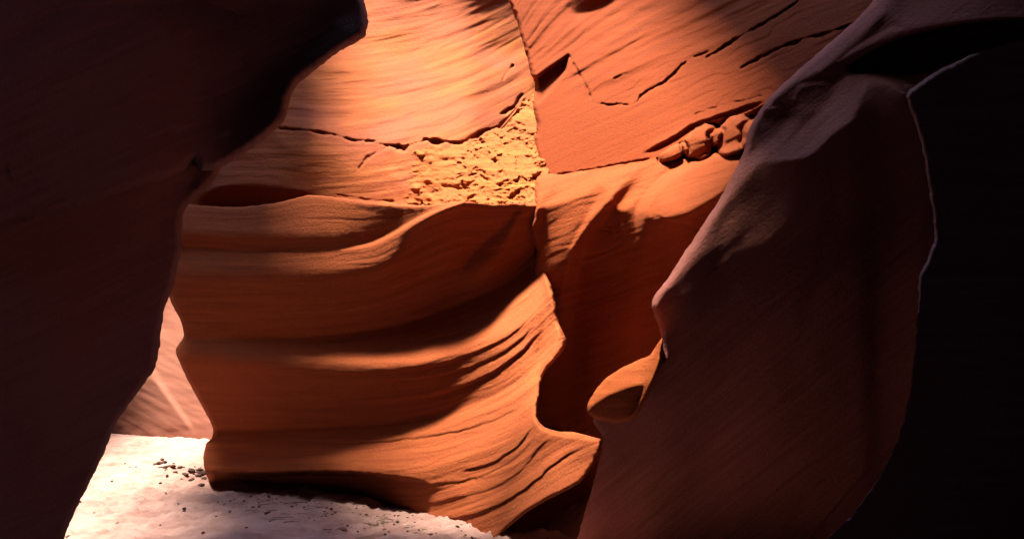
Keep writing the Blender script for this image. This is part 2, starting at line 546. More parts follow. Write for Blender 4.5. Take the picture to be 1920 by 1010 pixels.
    s.step([(800, 972), (850, 971), (890, 964), (950, 939), (1000, 904), (1035, 872), (1078, 845), (1110, 832)], .028, 10, 14)
    s.step([(810, 944), (880, 928), (940, 907), (985, 872), (1015, 834), (1045, 815)], .016, 10, 12)
    s.step([(800, 908), (870, 900), (930, 880), (980, 846), (1008, 810)], .018, 12, 10)
    s.step([(860, 885), (920, 868), (965, 840), (1000, 800)], .03, 10, 8)
    s.area([(1005, 915), (1040, 880), (1080, 850), (1118, 825), (1112, 862), (1070, 885), (1030, 905)], 0.38, 16)
    s.area([(1000, 830), (1040, 818), (1100, 822), (1060, 838), (1030, 855), (1000, 880)], 0.15, 14, .8)
    # rim fins on the right edge
    s.stroke([(1012, 486), (1022, 540), (1018, 600), (1006, 660)], 10, -.25, .6)
    s.stroke([(1046, 610), (1036, 640), (1020, 680), (1012, 720), (1004, 770)], 6, 2.4, .9, taper=False)
    s.stroke([(1046, 610), (1036, 640), (1020, 680), (1012, 720), (1004, 770)], 6, -1.6, .9, taper=False, ch='gx')
    s.stroke([(1050, 615), (1052, 640), (1035, 668)], 7, .55, .8)
    # turning right end: faces back to the left (concave sweep toward the viewer)
    s.gx = s.gx - 1.0 * sstep((X - 840) / 170) * sstep((Y - 480) / 40)
    s.gx = s.gx + 0.5 * sstep((470 - X) / 120) * -1 * 0.0
    # bedding detail
    strata_noise(s, T, 0.10, 6, 200, 1)
    amp = sstep((X - 620) / 300) * 0.5 + 0.25
    s.add(fbm(X / 170, T / 11, 3, 4, .65) * 0.28 * amp * (Y > 480))
    s.add(fbm(X / 90, Y / 90, 3, 9) * 0.07)
    s.add(fbm(X / 7, Y / 7, 3, 19) * 0.05)
    # upper slit
    # deep undercut along the foot
    yu = ycurve(m_under, X[0])[None, :]
    s.rel = s.rel + 1.1 * sstep((Y - yu - 1.5 * fbm(X / 14, Y / 14, 2, 12)) / 9 + .5) * sstep((815 - X) / 200)
    # crisp laminae
    lam = fbm(X / 320, T / 4.5, 3, 14, .7)
    s.add(np.where(np.abs(lam) < .12, -.35, .05) * 0.8 * sstep((X - 560) / 300) * (0.4 + 0.6 * sstep((fbm(X / 130, T / 30, 2, 15)) / .3)))
    # fine scratch lines
    for a in ([(395, 822), (500, 840), (620, 862), (760, 882), (860, 893)], [(840, 890), (900, 910), (940, 935), (968, 962)]):
        s.stroke(a, 1.8, 1.0, .45)
    s.solve(1100, 0.08)
    o = s.build("rock_wall", M_main, (9, 0.22), 3.0, lambda x, y: np.where((y < 395) & (x > 340) & (x < 985), 0.25, 1.0), jag=1.0)
    return tag(o, "banded orange rock wall with wavy ledges and a flowing foot, rising from the sand floor", "rock wall")


# ---- pale upper wall
UPPER = []


def upper_wall():
    poly = [(300, -260), (1030, -260), (1030, 400), (860, 420), (600, 430), (300, 430)]
    base = [(400, 420, 12.6), (700, 420, 11.1), (1000, 400, 9.9), (400, 200, 13.2), (700, 250, 12.0), (700, 100, 12.9), (700, -200, 14.6), (900, 200, 11.5), (900, 50, 12.4),
            (980, 200, 11.9), (980, 20, 13.0), (400, -200, 15.0), (1000, -220, 14.5), (880, 330, 10.6)]
    s = Sketch(poly, 2.0, base)
    X, Y = s.X, s.Y
    xx = np.clip((X - 560) / 420, 0, 2)
    T = Y + 120 * xx**2.2 - 0.03 * (X - 560)
    s.T = T
    s.gz[:] = 0.62
    s.gx[:] = 0.0
    # bright belly facing the light, turning away into the crevice at the right
    s.area([(560, 150), (700, 60), (850, 40), (880, 150), (860, 230), (700, 250), (560, 240)], .85, 120)
    s.area([(740, 250), (760, 130), (830, 60), (880, 90), (900, 170), (880, 240), (800, 262)], 1.5, 90)
    s.fill(sstep((X - 850) / 60) * (Y < 330), 1.0, 'gx')
    s.area([(860, -80), (985, -60), (985, 90), (960, 140), (930, 110), (895, 60), (870, 20)], -0.6, 45)
    s.area([(930, 120), (975, 90), (1000, 200), (960, 220)], 0.05, 30)
    # strata grooves, slightly curved
    n = fbm(X / 210, T / 16, 4, 2, .62)
    s.add(np.where(n < 0, n * 1.5, n * .55) * 0.42 * sstep((300 - Y) / 60))
    n = fbm(X / 150, T / 6, 3, 5, .65)
    s.add(np.where(n < -.1, n * 1.4, n * .3) * 0.35)
    s.add(fbm(X / 60, T / 4, 2, 6) * 0.12)
    s.bedding(17, .013, mask=sstep((265 - Y) / 40), seed=3, lx=260)
    s.bedding(5.5, .009, seed=4)
    # lower left shelf zone
    s.area([(300, 250), (520, 245), (650, 262), (740, 285), (730, 320), (770, 372), (560, 380), (300, 390)], 0.12, 22)
    s.area([(520, 250), (600, 255), (680, 268), (720, 290), (640, 292), (540, 275)], 0.5, 16, .8)
    s.add(fbm(X / 120, T / 9, 3, 12, .6) * 0.3 * sstep((Y - 240) / 30))
    s.add(fbm(X / 8, Y / 8, 3, 19) * 0.07)
    # cracks
    s.crack([(520, 240), (570, 243), (620, 250), (660, 262), (712, 264)], 5, 0.25, .5)
    s.crack([(700, 268), (760, 274), (800, 262), (860, 266), (900, 248), (940, 232), (970, 205), (990, 180)], 8, 0.45, .8)
    s.crack([(740, 272), (700, 290), (670, 320)], 4, .12, .8)
    s.crack([(630, 365), (680, 372), (740, 378)], 3, .15, .8)
    s.crack([(520, 362), (580, 360)], 2.5, .1, .5)
    # pits near the crevice
    s.crack([(940, 150), (955, 130), (962, 120)], 6, .25, .8)
    s.crack([(935, 215), (960, 200), (980, 175)], 7, .3, .8)
    # dark slit at left above the ledge
    s.area([(380, 372), (420, 350), (520, 352), (580, 364), (560, 380), (400, 392)], -1.4, 14)
    # bare root-like vertical streak of water stain relief
    s.solve(260)
    UPPER.append(s)
    o = s.build("upper_rock_wall", M_upper, None, 2.0)
    return tag(o, "pale glowing upper rock face with fine curved bedding lines above the ragged crack", "rock wall")


# ---- crumbly golden patch
def crumbly_patch():
    poly = cr([(700, 366), (688, 338), (704, 312), (738, 288), (800, 277), (860, 272), (905, 255), (950, 232), (985, 190), (1012, 170), (1030, 260), (1025, 350), (1012, 385),
               (960, 389), (935, 392), (900, 385), (860, 383), (820, 384)], 5, True)
    base = [(700, 330, 10.9), (860, 330, 10.15), (1000, 330, 9.6), (1000, 200, 10.9), (860, 270, 10.75), (860, 380, 9.82), (740, 380, 10.45), (1000, 385, 9.12), (930, 388, 9.5)]
    fr = tps(base); up = UPPER[0]

    def on_wall(px, py):
        i = np.clip(((px - up.xs[0]) / up.h).astype(int), 0, len(up.xs) - 2); j = np.clip(((py - up.ys[0]) / up.h).astype(int), 0, len(up.ys) - 2)
        u, v = (px - up.xs[i]) / up.h, (py - up.ys[j]) / up.h
        d = up.d
        e = d[j, i] * (1 - u) * (1 - v) + d[j, i + 1] * u * (1 - v) + d[j + 1, i] * (1 - u) * v + d[j + 1, i + 1] * u * v
        k = sstep((px - 770) / 160)
        return (e + .06 - .10 * sstep((px - 785 + 45 * fbm(px / 38, py / 26, 3, 57)) / 30)) * (1 - k) + np.minimum(fr(px, py), e - .05) * k
    s = Sketch(poly, 1.6, on_wall)
    X, Y = s.X, s.Y
    w = sstep((X - 790 + 25 * fbm(X / 40, Y / 40, 2, 35)) / 100)
    s.gx = s.gx * (1 - w)
    s.gz = s.gz * (1 - w) + .65 * w
    # flaking plates: thin irregular steps, bigger sheets breaking into small chips toward the crevice
    w = w * (0.2 + 0.8 * sstep((fbm(X / 38, Y / 30, 3, 39) + .2) / .35))
    wx, wy = X + 9 * fbm(X / 30, Y / 30, 3, 36), Y + 7 * fbm(X / 30, Y / 30, 3, 37)
    for sc, n_, a_ in ((34, 4, .030), (16, 3, .020), (8, 3, .013)):
        c = fbm(wx / sc + .4 * wy / sc, wy / (sc * .62), 2, 41 + sc) * n_
        st = np.floor(c) + sstep((c - np.floor(c)) * 3.5)
        s.rel = s.rel + w * a_ * st / n_ * 2
    s.rel = s.rel + w * 0.02 * fbm(X / 20, Y / 14, 4, 43, .6) + (1 - w) * .02 * fbm(X / 30, Y / 10, 4, 46)
    s.add(fbm(X / 5, Y / 5, 2, 49) * 0.25 * w + fbm(X / 60, Y / 8, 3, 50) * .25)
    # projecting broken lower lip
    for k, (yy, v) in enumerate(((366, .9), (376, 1.2))):
        s.stroke([(800, yy + 4), (850, yy), (900, yy + 4), (940, yy + 8), (1000, yy + 4)], 4, v, .7, taper=False)
    s.crack([(880, 330), (900, 322), (930, 335)], 3, .15, 1.0)
    s.crack([(965, 300), (972, 280), (968, 320)], 3, .2, .6)
    s.crack([(760, 318), (790, 326), (810, 345)], 2.5, .12, 1.0)
    s.crack([(790, 352), (850, 350), (900, 358), (960, 355)], 3, .12, 1.2)
    s.solve(90)
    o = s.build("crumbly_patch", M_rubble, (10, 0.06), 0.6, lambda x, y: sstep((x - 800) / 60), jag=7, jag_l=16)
    return tag(o, "crumbly golden patch of broken flaking rock wedged beside the crevice", "rock patch")


# ---- orange right upper wall
def right_wall():
    poly = cr([(950, -260), (948, -100), (952, 0), (972, 50), (985, 95), (994, 130), (1004, 165), (999, 198), (1006, 238), (1000, 268), (1007, 300), (1012, 345), (1080, 400), (1400, 420), (1720, 380), (1760, 100), (1750, -260)], 6, True)
    base = [(960, 0, 11.2), (1000, 160, 10.4), (1005, 330, 9.6), (960, -250, 13.0), (1200, 330, 8.9), (1200, 100, 10.0), (1200, -200, 12), (1450, 250, 8.0), (1450, 0, 9.4), (1700, 100, 7.6), (1700, 380, 6.8), (1700, -250, 10.5), (1100, 400, 9.2)]
    s = Sketch(poly, 2.0, base)
    X, Y = s.X, s.Y
    T = Y + 0.46 * (X - 1000) - 95 * np.exp(-np.clip(X - 950, 0, 999) / 75.0) * sstep((260 - Y) / 200) * 1.5
    s.T = T
    s.gz[:] = 0.42
    s.gx[:] = -0.55
    s.fill(sstep((1080 - X) / 90) * sstep((210 - Y) / 40), 0.15, 'gx')
    # bedding grooves radiating from the crevice
    n = fbm((X + Y) / 230, T / 15, 4, 61, .62)
    s.add(np.where(n < 0, n * 1.6, n * .5) * 0.62 * sstep((230 - (Y - 0.0 * X)) / 120))
    s.add(fbm(X / 120, (Y + .15 * X) / 8, 3, 66) * 0.22)
    s.add(fbm(X / 8, Y / 8, 3, 19) * 0.07)
    s.bedding(13, .011, mask=sstep((240 - Y) / 90), seed=5, lx=160)
    s.bedding(6, .004, seed=6)
    # smooth slab below the long crack
    slab = [(1110, 195), (1180, 198), (1240, 140), (1330, 95), (1480, 20), (1700, -60), (1750, 250), (1420, 210), (1290, 245), (1250, 290), (1010, 335), (1030, 250), (1080, 210)]
    s.area(slab, 0.34, 16, .75)
    s.area([(1400, 60), (1600, 0), (1750, -50), (1750, 300), (1400, 230)], 0.1, 120, .8)
    # triangular slab leaning in the corner with a dark roofed notch
    s.rel = s.rel + 0.22 * s.pmask([(1000, 150), (1030, 128), (1066, 104), (1062, 132), (1034, 168), (1010, 192), (1002, 180)], 7, False)
    s.area([(1005, 195), (1062, 135), (1105, 195), (1110, 215), (1050, 330), (1010, 330)], 0.5, 8)
    s.area([(1060, 240), (1110, 215), (1200, 215), (1180, 290), (1080, 310)], 0.3, 30, .7)
    s.area([(985, 120), (1062, 100), (1010, 148), (992, 150)], 0.9, 12, .7)
    s.crack([(1066, 103), (1085, 135), (1105, 172), (1112, 192)], 3.5, .22, .5)
    s.crack([(1108, 192), (1140, 196), (1165, 194), (1182, 200)], 3, .2, .8)
    s.crack([(1185, 200), (1210, 172), (1250, 150), (1290, 112), (1330, 96)], 3.5, .22, .7)
    s.crack([(1322, 110), (1380, 72), (1440, 38), (1500, 0)], 4, .3, .6)
    s.crack([(1385, 130), (1430, 104), (1490, 78), (1560, 58), (1640, 30)], 5, .32, .5)
    s.step([(1200, 290), (1260, 258), (1300, 234), (1360, 212), (1440, 186)], .07, 22, 10)
    s.crack([(1300, 215), (1350, 198), (1430, 180)], 2, .08, .7)
    s.crack([(1010, 332), (1080, 322), (1160, 308), (1250, 290)], 4, .2, .5)
    s.crack([(1150, 148), (1165, 140), (1185, 138)], 1.8, .08, 1)
    s.area([(1075, 0), (1120, -10), (1170, -20), (1130, 12), (1078, 26)], -1.0, 8)
    # pale vertical water streaks in low relief
    s.solve(240)
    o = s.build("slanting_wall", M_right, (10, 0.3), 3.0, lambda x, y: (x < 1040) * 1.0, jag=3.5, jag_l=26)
    return tag(o, "tall orange rock wall crossed by slanting cracks, right of the crevice", "rock wall")


# ---- fluted ledges under it
def fluted_wall():
    poly = cr([(1008, 332), (1003, 388), (994, 432), (1006, 470), (1000, 520), (985, 600), (985, 800), (980, 1100), (1500, 1100), (1520, 280), (1440, 196), (1400, 212), (1350, 222), (1310, 236), (1280, 262), (1250, 280), (1225, 298), (1190, 304), (1120, 316), (1060, 326)], 6, True)
    base = [(1005, 340, 9.5), (1000, 430, 8.85), (1000, 490, 9.45), (1000, 600, 10.4), (1000, 800, 10.4), (1000, 1000, 10.6), (1200, 320, 8.6), (1200, 430, 7.9), (1200, 700, 9.0), (1200, 1000, 9.8), (1400, 260, 7.8), (1400, 430, 6.8), (1400, 800, 8.3), (1300, 1080, 9.4)]
    s = Sketch(poly, 2.0, base)
    X, Y = s.X, s.Y
    s.gz[:] = -0.75
    s.gx[:] = -0.05
    # up-facing lit tops
    top = [(900, 330), (1010, 332), (1120, 316), (1200, 302), (1255, 290), (1300, 262), (1400, 232), (1520, 215)]
    bot = [(900, 394), (1003, 390), (1050, 380), (1100, 362), (1125, 345), (1140, 360), (1160, 392), (1200, 385), (1240, 360), (1280, 345), (1300, 352), (1340, 340), (1380, 330), (1520, 300)]
    s.band(top, bot, [(1000, 1.1), (1150, 1.0), (1250, .8), (1400, .6)], 8, 16)
    # flutes
    s.area([(1160, 320), (1185, 330), (1140, 385), (1100, 430), (1072, 462), (1070, 465), (1095, 415), (1130, 360)], 0.75, 14)
    s.stroke([(1150, 350), (1115, 395), (1090, 430), (1071, 465)], 4, .9, .8)
    s.stroke([(1003, 385), (998, 408), (992, 430)], 4, 1.0, .9, taper=False)
    s.area([(1195, 300), (1260, 300), (1255, 330), (1200, 370), (1165, 385), (1175, 340)], .6, 20, .7)
    # second flute: rounded nose
    s.area([(1300, 305), (1370, 305), (1330, 370), (1280, 396), (1225, 412), (1214, 395), (1235, 360)], .62, 16)
    s.area([(1255, 310), (1300, 300), (1240, 352), (1212, 395), (1180, 395), (1220, 345)], -.55, 14, .9)
    s.stroke([(1300, 310), (1240, 355), (1218, 385), (1212, 410)], 6, 0.5, .7)
    s.fill(np.exp(-((X - 1205 - 0.1 * (Y - 400)) / 26)**2) * (Y > 385), 0.6, 'gx')
    s.fill(np.exp(-((X - 1235 - 0.1 * (Y - 400)) / 22)**2) * (Y > 385), -0.7, 'gx')
    s.area([(1215, 425), (1290, 405), (1345, 375), (1400, 345), (1500, 330), (1500, 700), (1215, 700)], -1.1, 24)
    def ridge(pts, w, a, wl=None):
        """a fold: steep on one side, easy on the other"""
        d, t, sg = s.dist(pts)
        q = d * sg
        p = np.where(q < 0, np.exp(-(q / (wl or w))**2), np.exp(-(q / w)**2))
        s.rel = s.rel + a * p * sstep(t / .25) * sstep((1 - t) / .45)
    d, t, sg = s.dist([(1440, 262), (1385, 286), (1300, 320), (1245, 354), (1216, 394), (1212, 420), (1216, 455), (1222, 500)])
    q = -d * sg
    s.rel = s.rel - .42 * sstep((q + 24) / 24) * (1 - .95 * sstep((q - 60) / 90)) * sstep(t / .2) * sstep((1 - t) / .4)
    s.area([(1300, 312), (1345, 298), (1410, 285), (1400, 300), (1345, 362), (1285, 394), (1228, 410), (1216, 398), (1238, 364)], 1.3, 10)
    s.area([(1225, 425), (1290, 405), (1350, 370), (1410, 320), (1420, 420), (1330, 520), (1232, 520)], -1.2, 14)
    ridge([(1240, 290), (1185, 325), (1125, 388), (1092, 432), (1068, 480), (1050, 560), (1045, 680)], 46, -.22, 16)
    ridge([(1060, 330), (1010, 370), (998, 400), (994, 440)], 40, -.10, 14)
    ridge([(1180, 500), (1165, 600), (1150, 720), (1135, 860)], 50, -.16)
    # knobs and hollows at upper right
    for (cx, cy, rx, ry, hh) in ((1262, 287, 26, 15, .14), (1318, 266, 36, 30, .26), (1378, 254, 44, 36, .34), (1432, 250, 40, 44, .3)):
        u, v = (X - cx) / rx, (Y - cy + 0.3 * (X - cx)) / ry
        r2 = (u * u + v * v) * (1 + .35 * fbm(X / 34, Y / 34, 2, 77))
        s.fill(sstep((1.3 - r2) / .5), -.1)
        s.rel = s.rel - hh * np.sqrt(np.clip(1 - r2, 0, 1)) + .10 * np.exp(-((r2 - 1.15) / .25)**2)
    # lower slope at the bottom
    s.area([(940, 1010), (1010, 960), (1100, 940), (1250, 980), (1200, 1100), (950, 1100)], 0.25, 60)
    s.add(fbm(X / 110, (Y + 0.35 * X) / 14, 3, 73) * 0.10)
    s.add(fbm(X / 40, Y / 220, 3, 78) * 0.35, 'gx')
    s.T = Y + .35 * X
    s.bedding(16, .012, seed=12, lx=200)
    s.bedding(7, .006, seed=13)
    s.add(fbm(X / 8, Y / 8, 3, 19) * 0.06)
    s.crack([(1120, 428), (1135, 431), (1148, 434)], 2, .08, .5)
    s.solve(240)
    o = s.build("fluted_rock", M_fluted, (8, 0.25), 3.0, lambda x, y: (y > 300) * (x < 1100) * 1.0)
    return tag(o, "dark fluted rock with sunlit sloping tops below the slanting orange wall", "rock")


# ---- foreground buttress at right
def buttress():
    poly = cr([(1700, -220), (1660, -60), (1638, 0), (1600, 42), (1545, 90), (1490, 138), (1460, 165), (1425, 205), (1402, 250), (1392, 290),
               (1372, 330), (1345, 380), (1312, 430), (1282, 475), (1250, 525), (1228, 552), (1222, 572), (1232, 605), (1240, 636),
               (1238, 668), (1212, 700), (1165, 735), (1122, 766), (1113, 790), (1130, 820), (1122, 870), (1105, 930), (1085, 1000), (1060, 1120), (1500, 1130), (1900, 1130), (2000, 600), (2050, -220)], 6, True)
    base = [(1640, 0, 5.6), (1480, 150, 5.3), (1400, 280, 5.05), (1300, 450, 5.1), (1225, 570, 5.35), (1110, 760, 6.1), (1100, 1000, 7.1), (1500, 300, 4.9), (1500, 500, 5.1), (1500, 750, 5.9), (1500, 1000, 6.8),
            (1700, 180, 4.6), (1700, 400, 4.8), (1700, 700, 5.5), (1700, 1000, 6.3), (1700, 60, 5.3), (1900, 100, 4.8), (1900, 600, 5.3), (1850, -200, 5.6)]
    s = Sketch(poly, 2.6, base)
    X, Y = s.X, s.Y
    s.gz[:] = -0.6
    s.gx[:] = -0.1
    # lit flank along the outline
    s.area([(1640, -10), (1700, -30), (1650, 30), (1600, 80), (1540, 130), (1470, 170), (1425, 205), (1490, 135), (1560, 78)], .9, 14)
    s.stroke([(1690, 55), (1665, 56), (1640, 72), (1600, 95), (1572, 115)], 6, 1.0, .9)
    s.stroke([(1700, 70), (1650, 85), (1610, 104), (1580, 124)], 8, -1.0, .9)
    s.area([(1600, 150), (1690, 65), (1800, 40), (1930, 60), (2000, 150), (1800, 135), (1690, 140), (1590, 135)], -1.6, 22)
    s.area([(1650, 10), (1720, -20), (1900, -40), (2000, 20), (1800, 40), (1700, 45)], -0.1, 20)
    # middle tier: shelf from the top down-left to the flank
    s.area([(1580, 132), (1640, 135), (1700, 140), (1700, 178), (1668, 160), (1630, 160), (1612, 200), (1600, 225), (1560, 250), (1520, 290), (1480, 300), (1440, 300), (1500, 245), (1550, 190)], 1.0, 12)
    s.stroke([(1480, 228), (1440, 270), (1400, 312), (1365, 360), (1320, 425), (1285, 478), (1250, 530)], 11, .95, .95, taper=False)
    s.area([(1495, 230), (1480, 262), (1420, 310), (1390, 330), (1372, 330), (1420, 280), (1460, 240)], .95, 12)
    # hollows
    for (cx, cy, rx, ry, a) in ((1522, 182, 34, 25, -.5), (1430, 240, 30, 34, -.9)):
        ca, sa = math.cos(a), math.sin(a)
        u = ((X - cx) * ca + (Y - cy) * sa) / rx; v = (-(X - cx) * sa + (Y - cy) * ca) / ry
        r = np.sqrt(u * u + v * v)
        s.rel = s.rel + 0.012 * sstep((1.2 - r) / .7)
        s.fill(sstep((1.3 - r) / .9), -.35)
    s.stroke([(1500, 155), (1540, 142), (1580, 145)], 4, -1.2, .8)
    s.stroke([(1488, 190), (1498, 165), (1530, 155), (1555, 158)], 5, .9, .8)
    s.stroke([(1405, 232), (1430, 200), (1470, 182)], 6, -.6, .8)
    s.stroke([(1395, 210), (1430, 200), (1455, 202)], 3, .9, .7)
    s.stroke([(1470, 232), (1440, 262), (1425, 282)], 4, -.5, .7)
    s.stroke([(1555, 215), (1530, 240), (1500, 280)], 7, -.2, .6)
    s.rel = s.rel + 0.55 * s.pmask([(1592, 133), (1640, 96), (1690, 74), (1800, 48), (1900, 40), (2050, 60), (2050, 170), (1900, 150), (1790, 116), (1740, 132), (1700, 138), (1640, 134)], 10)
    # vertical fold below the shelf
    s.fill(np.exp(-((X - 1622 - .03 * (Y - 300)) / 20)**2) * sstep((Y - 170) / 50), 0.6, 'gx')
    s.fill(np.exp(-((X - 1700 - .02 * (Y - 300)) / 24)**2) * sstep((Y - 200) / 50), -0.4, 'gx')
    # nose at lower left
    s.area([(1238, 640), (1225, 662), (1180, 684), (1140, 708), (1112, 740), (1103, 765), (1140, 742), (1175, 730), (1205, 720), (1186, 772), (1200, 750), (1225, 700)], 1.6, 12)
    s.area([(1128, 765), (1165, 745), (1195, 738), (1180, 775), (1160, 800), (1120, 790)], -.7, 14)
    s.fill(np.exp(-((X - 1215 + 0.35 * (Y - 700)) / 9)**2) * sstep((Y - 660) / 20) * sstep((775 - Y) / 20), -0.8, 'gx')
    s.stroke([(1225, 572), (1232, 560), (1250, 535)], 5, .7, .8)
    s.add(fbm(X / 380, (Y + .8 * X) / 95, 3, 81) * 0.5 * (.3 + .7 * sstep((Y - 300) / 150)))
    s.add(fbm((X + .25 * Y) / 75, Y / 600, 2, 85) * 0.55 * sstep((Y - 260) / 120), 'gx')
    s.T = Y + .8 * X
    s.bedding(60, .02, mask=sstep((Y - 350) / 150), seed=9, lx=400, ly=200)
    s.add(fbm(X / 60, Y / 60, 3, 88) * 0.06)
    s.add(fbm(X / 9, Y / 9, 3, 19) * 0.05)
    s.solve(260)
    o = s.build("rock_buttress", M_mauve, (12, 0.22), 1.6, lambda x, y: 1 - sstep((y - 770) / 60), jag=1.2)
    return tag(o, "dark rock buttress with pale ledges along its top, nearest rock on the right half", "rock")


# ---- small orange knob jutting from the buttress
def knob():
    poly = cr([(1241, 633), (1224, 661), (1180, 682), (1140, 706), (1112, 738), (1101, 766), (1106, 778), (1130, 788), (1162, 792), (1188, 784), (1212, 748), (1234, 700), (1242, 662)], 6, True)
    base = [(1240, 640, 5.42), (1110, 760, 5.95), (1180, 700, 5.66), (1200, 790, 5.75), (1130, 810, 6.1), (1240, 740, 5.5)]
    s = Sketch(poly, 1.6, base)
    X, Y = s.X, s.Y
    s.gz[:] = -.5
    s.area([(1243, 628), (1220, 658), (1180, 680), (1140, 703), (1108, 738), (1098, 768), (1135, 742), (1170, 727), (1205, 722), (1196, 748), (1184, 778), (1204, 752), (1224, 706), (1240, 665)], 1.5, 10)
    s.area([(1120, 772), (1150, 750), (1190, 738), (1176, 778), (1150, 812), (1115, 800)], -.9, 12)
    s.fill(np.exp(-((X - 1208 + .42 * (Y - 720)) / 9)**2) * sstep((Y - 690) / 25) * sstep((782 - Y) / 15), -1.2, 'gx')
    s.fill(np.exp(-((X - 1232 + .42 * (Y - 720)) / 9)**2) * sstep((Y - 660) / 25), .9, 'gx')
    s.add(fbm(X / 60, Y / 10, 3, 161) * .12); s.add(fbm(X / 8, Y / 8, 3, 19) * .06)
    s.solve(160)
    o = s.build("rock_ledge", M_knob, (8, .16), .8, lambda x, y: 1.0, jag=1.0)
    return tag(o, "small leaf-shaped orange rock knob catching light between the banded wall and the dark buttress", "rock")


# ---- black rock in the right corner
def corner_rock():
    poly = cr([(1830, 100), (1790, 118), (1745, 140), (1712, 165), (1700, 182), (1718, 235), (1733, 300), (1744, 370), (1752, 430), (1748, 462), (1726, 512), (1722, 555),
               (1718, 620), (1708, 720), (1690, 800), (1655, 880), (1600, 960), (1545, 1020), (1500, 1130), (2250, 1130), (2250, 60), (1950, 70)], 6, True)
    base = [(1720, 180, 4.3), (1740, 420, 4.1), (1700, 800, 4.0), (1560, 1010, 3.9), (2000, 200, 5.2), (2000, 600, 5.0), (2000, 1000, 4.7), (2200, 600, 5.8)]
    s = Sketch(poly, 3.0, base)
    X, Y = s.X, s.Y
    s.gz[:] = -0.5
    s.add(fbm(X / 200, Y / 200, 3, 91) * 0.2)
    s.add(fbm(X / 9, Y / 9, 3, 19) * 0.05)
    s.stroke([(1835, 98), (1790, 118), (1745, 140), (1712, 165)], 6, .8, .9, taper=False)
    s.solve(300)
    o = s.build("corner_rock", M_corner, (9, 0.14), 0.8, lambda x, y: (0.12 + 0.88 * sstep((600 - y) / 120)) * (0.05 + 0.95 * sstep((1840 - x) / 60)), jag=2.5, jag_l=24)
    return tag(o, "black shadowed rock with a thin pale rim along its edge, filling the right corner", "rock")


# ---- dark overhang upper left
def overhang():
    poly = cr([(-640, 520), (-300, 470), (-100, 440), (0, 425), (100, 402), (200, 370), (300, 338), (345, 318), (362, 300), (370, 312), (380, 320), (412, 314), (455, 290), (500, 258), (535, 222), (543, 190), (556, 162), (600, 125), (640, 95), (680, 72), (690, 50), (686, 10), (668, -40), (600, -330), (-640, -330)], 6, True)
    base = [(690, 40, 6.6), (540, 200, 6.3), (400, 310, 6.2), (300, 330, 5.6), (0, 420, 4.4), (300, 100, 5.3), (0, 100, 4.0), (0, -250, 4.0), (500, -250, 6.2), (-300, 200, 3.0), (500, 80, 5.9), (-300, -300, 3)]
    s = Sketch(poly, 3.0, base)
    X, Y = s.X, s.Y
    s.gz[:] = -0.45
    s.T = Y + .45 * X
    s.bedding(70, .018, mask=1.0, seed=101, lx=400, ly=300)
    s.add(fbm(X / 220, (Y + .5 * X) / 90, 3, 101) * 0.252)
    # paler band along the lower edge
    s.area([(640, 20), (690, 40), (650, 90), (540, 200), (500, 250), (420, 310), (375, 300), (380, 230), (460, 180), (540, 110)], .1, 40)
    s.fill(sstep((X - 330) / 200) * sstep((Y + 40) / 120), -0.25, 'gx')
    s.add(fbm(X / 9, Y / 9, 3, 19) * 0.06)
    s.solve(300)
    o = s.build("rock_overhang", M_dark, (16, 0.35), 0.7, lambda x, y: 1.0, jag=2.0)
    return tag(o, "huge dark overhanging rock bulging into the frame above the shadowed pillar", "rock")


def pillar():
    poly = cr([(-640, 400), (200, 330), (330, 250), (400, 260), (420, 300), (412, 320), (396, 345), (368, 370), (346, 395), (341, 430), (342, 462), (330, 515), (322, 545), (308, 580), (302, 620), (298, 655),
               (290, 690), (268, 722), (240, 760), (212, 805), (195, 850), (165, 910), (140, 960), (118, 1015), (80, 1130), (-640, 1130)], 6, True)
    base = [(400, 320, 6.9), (340, 450, 6.6), (300, 650, 6.5), (210, 810, 6.4), (120, 1010, 6.2), (100, 500, 5.4), (100, 800, 5.3), (-300, 500, 3.6), (-300, 1000, 3.6), (0, 1100, 5)]
    s = Sketch(poly, 3.0, base)
    X, Y = s.X, s.Y
    s.gz[:] = -0.2
    s.area([(420, 305), (412, 320), (396, 345), (368, 370), (346, 395), (352, 360), (372, 315)], .9, 10)
    s.fill(np.exp(-((X - 352 - .2 * (330 - Y)) / 12)**2) * (Y < 400), 0.9, 'gx')
    s.T = Y + .45 * X
    s.bedding(70, .018, mask=1.0, seed=111, lx=400, ly=300)
    s.add(fbm(X / 220, (Y + .5 * X) / 90, 3, 111) * 0.25)
    s.add(fbm(X / 9, Y / 9, 3, 19) * 0.06)
    s.solve(300)
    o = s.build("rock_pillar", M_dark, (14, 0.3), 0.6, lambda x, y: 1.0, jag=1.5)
    return tag(o, "dark shadowed rock pillar below the overhang, leaning over the bright sand", "rock")


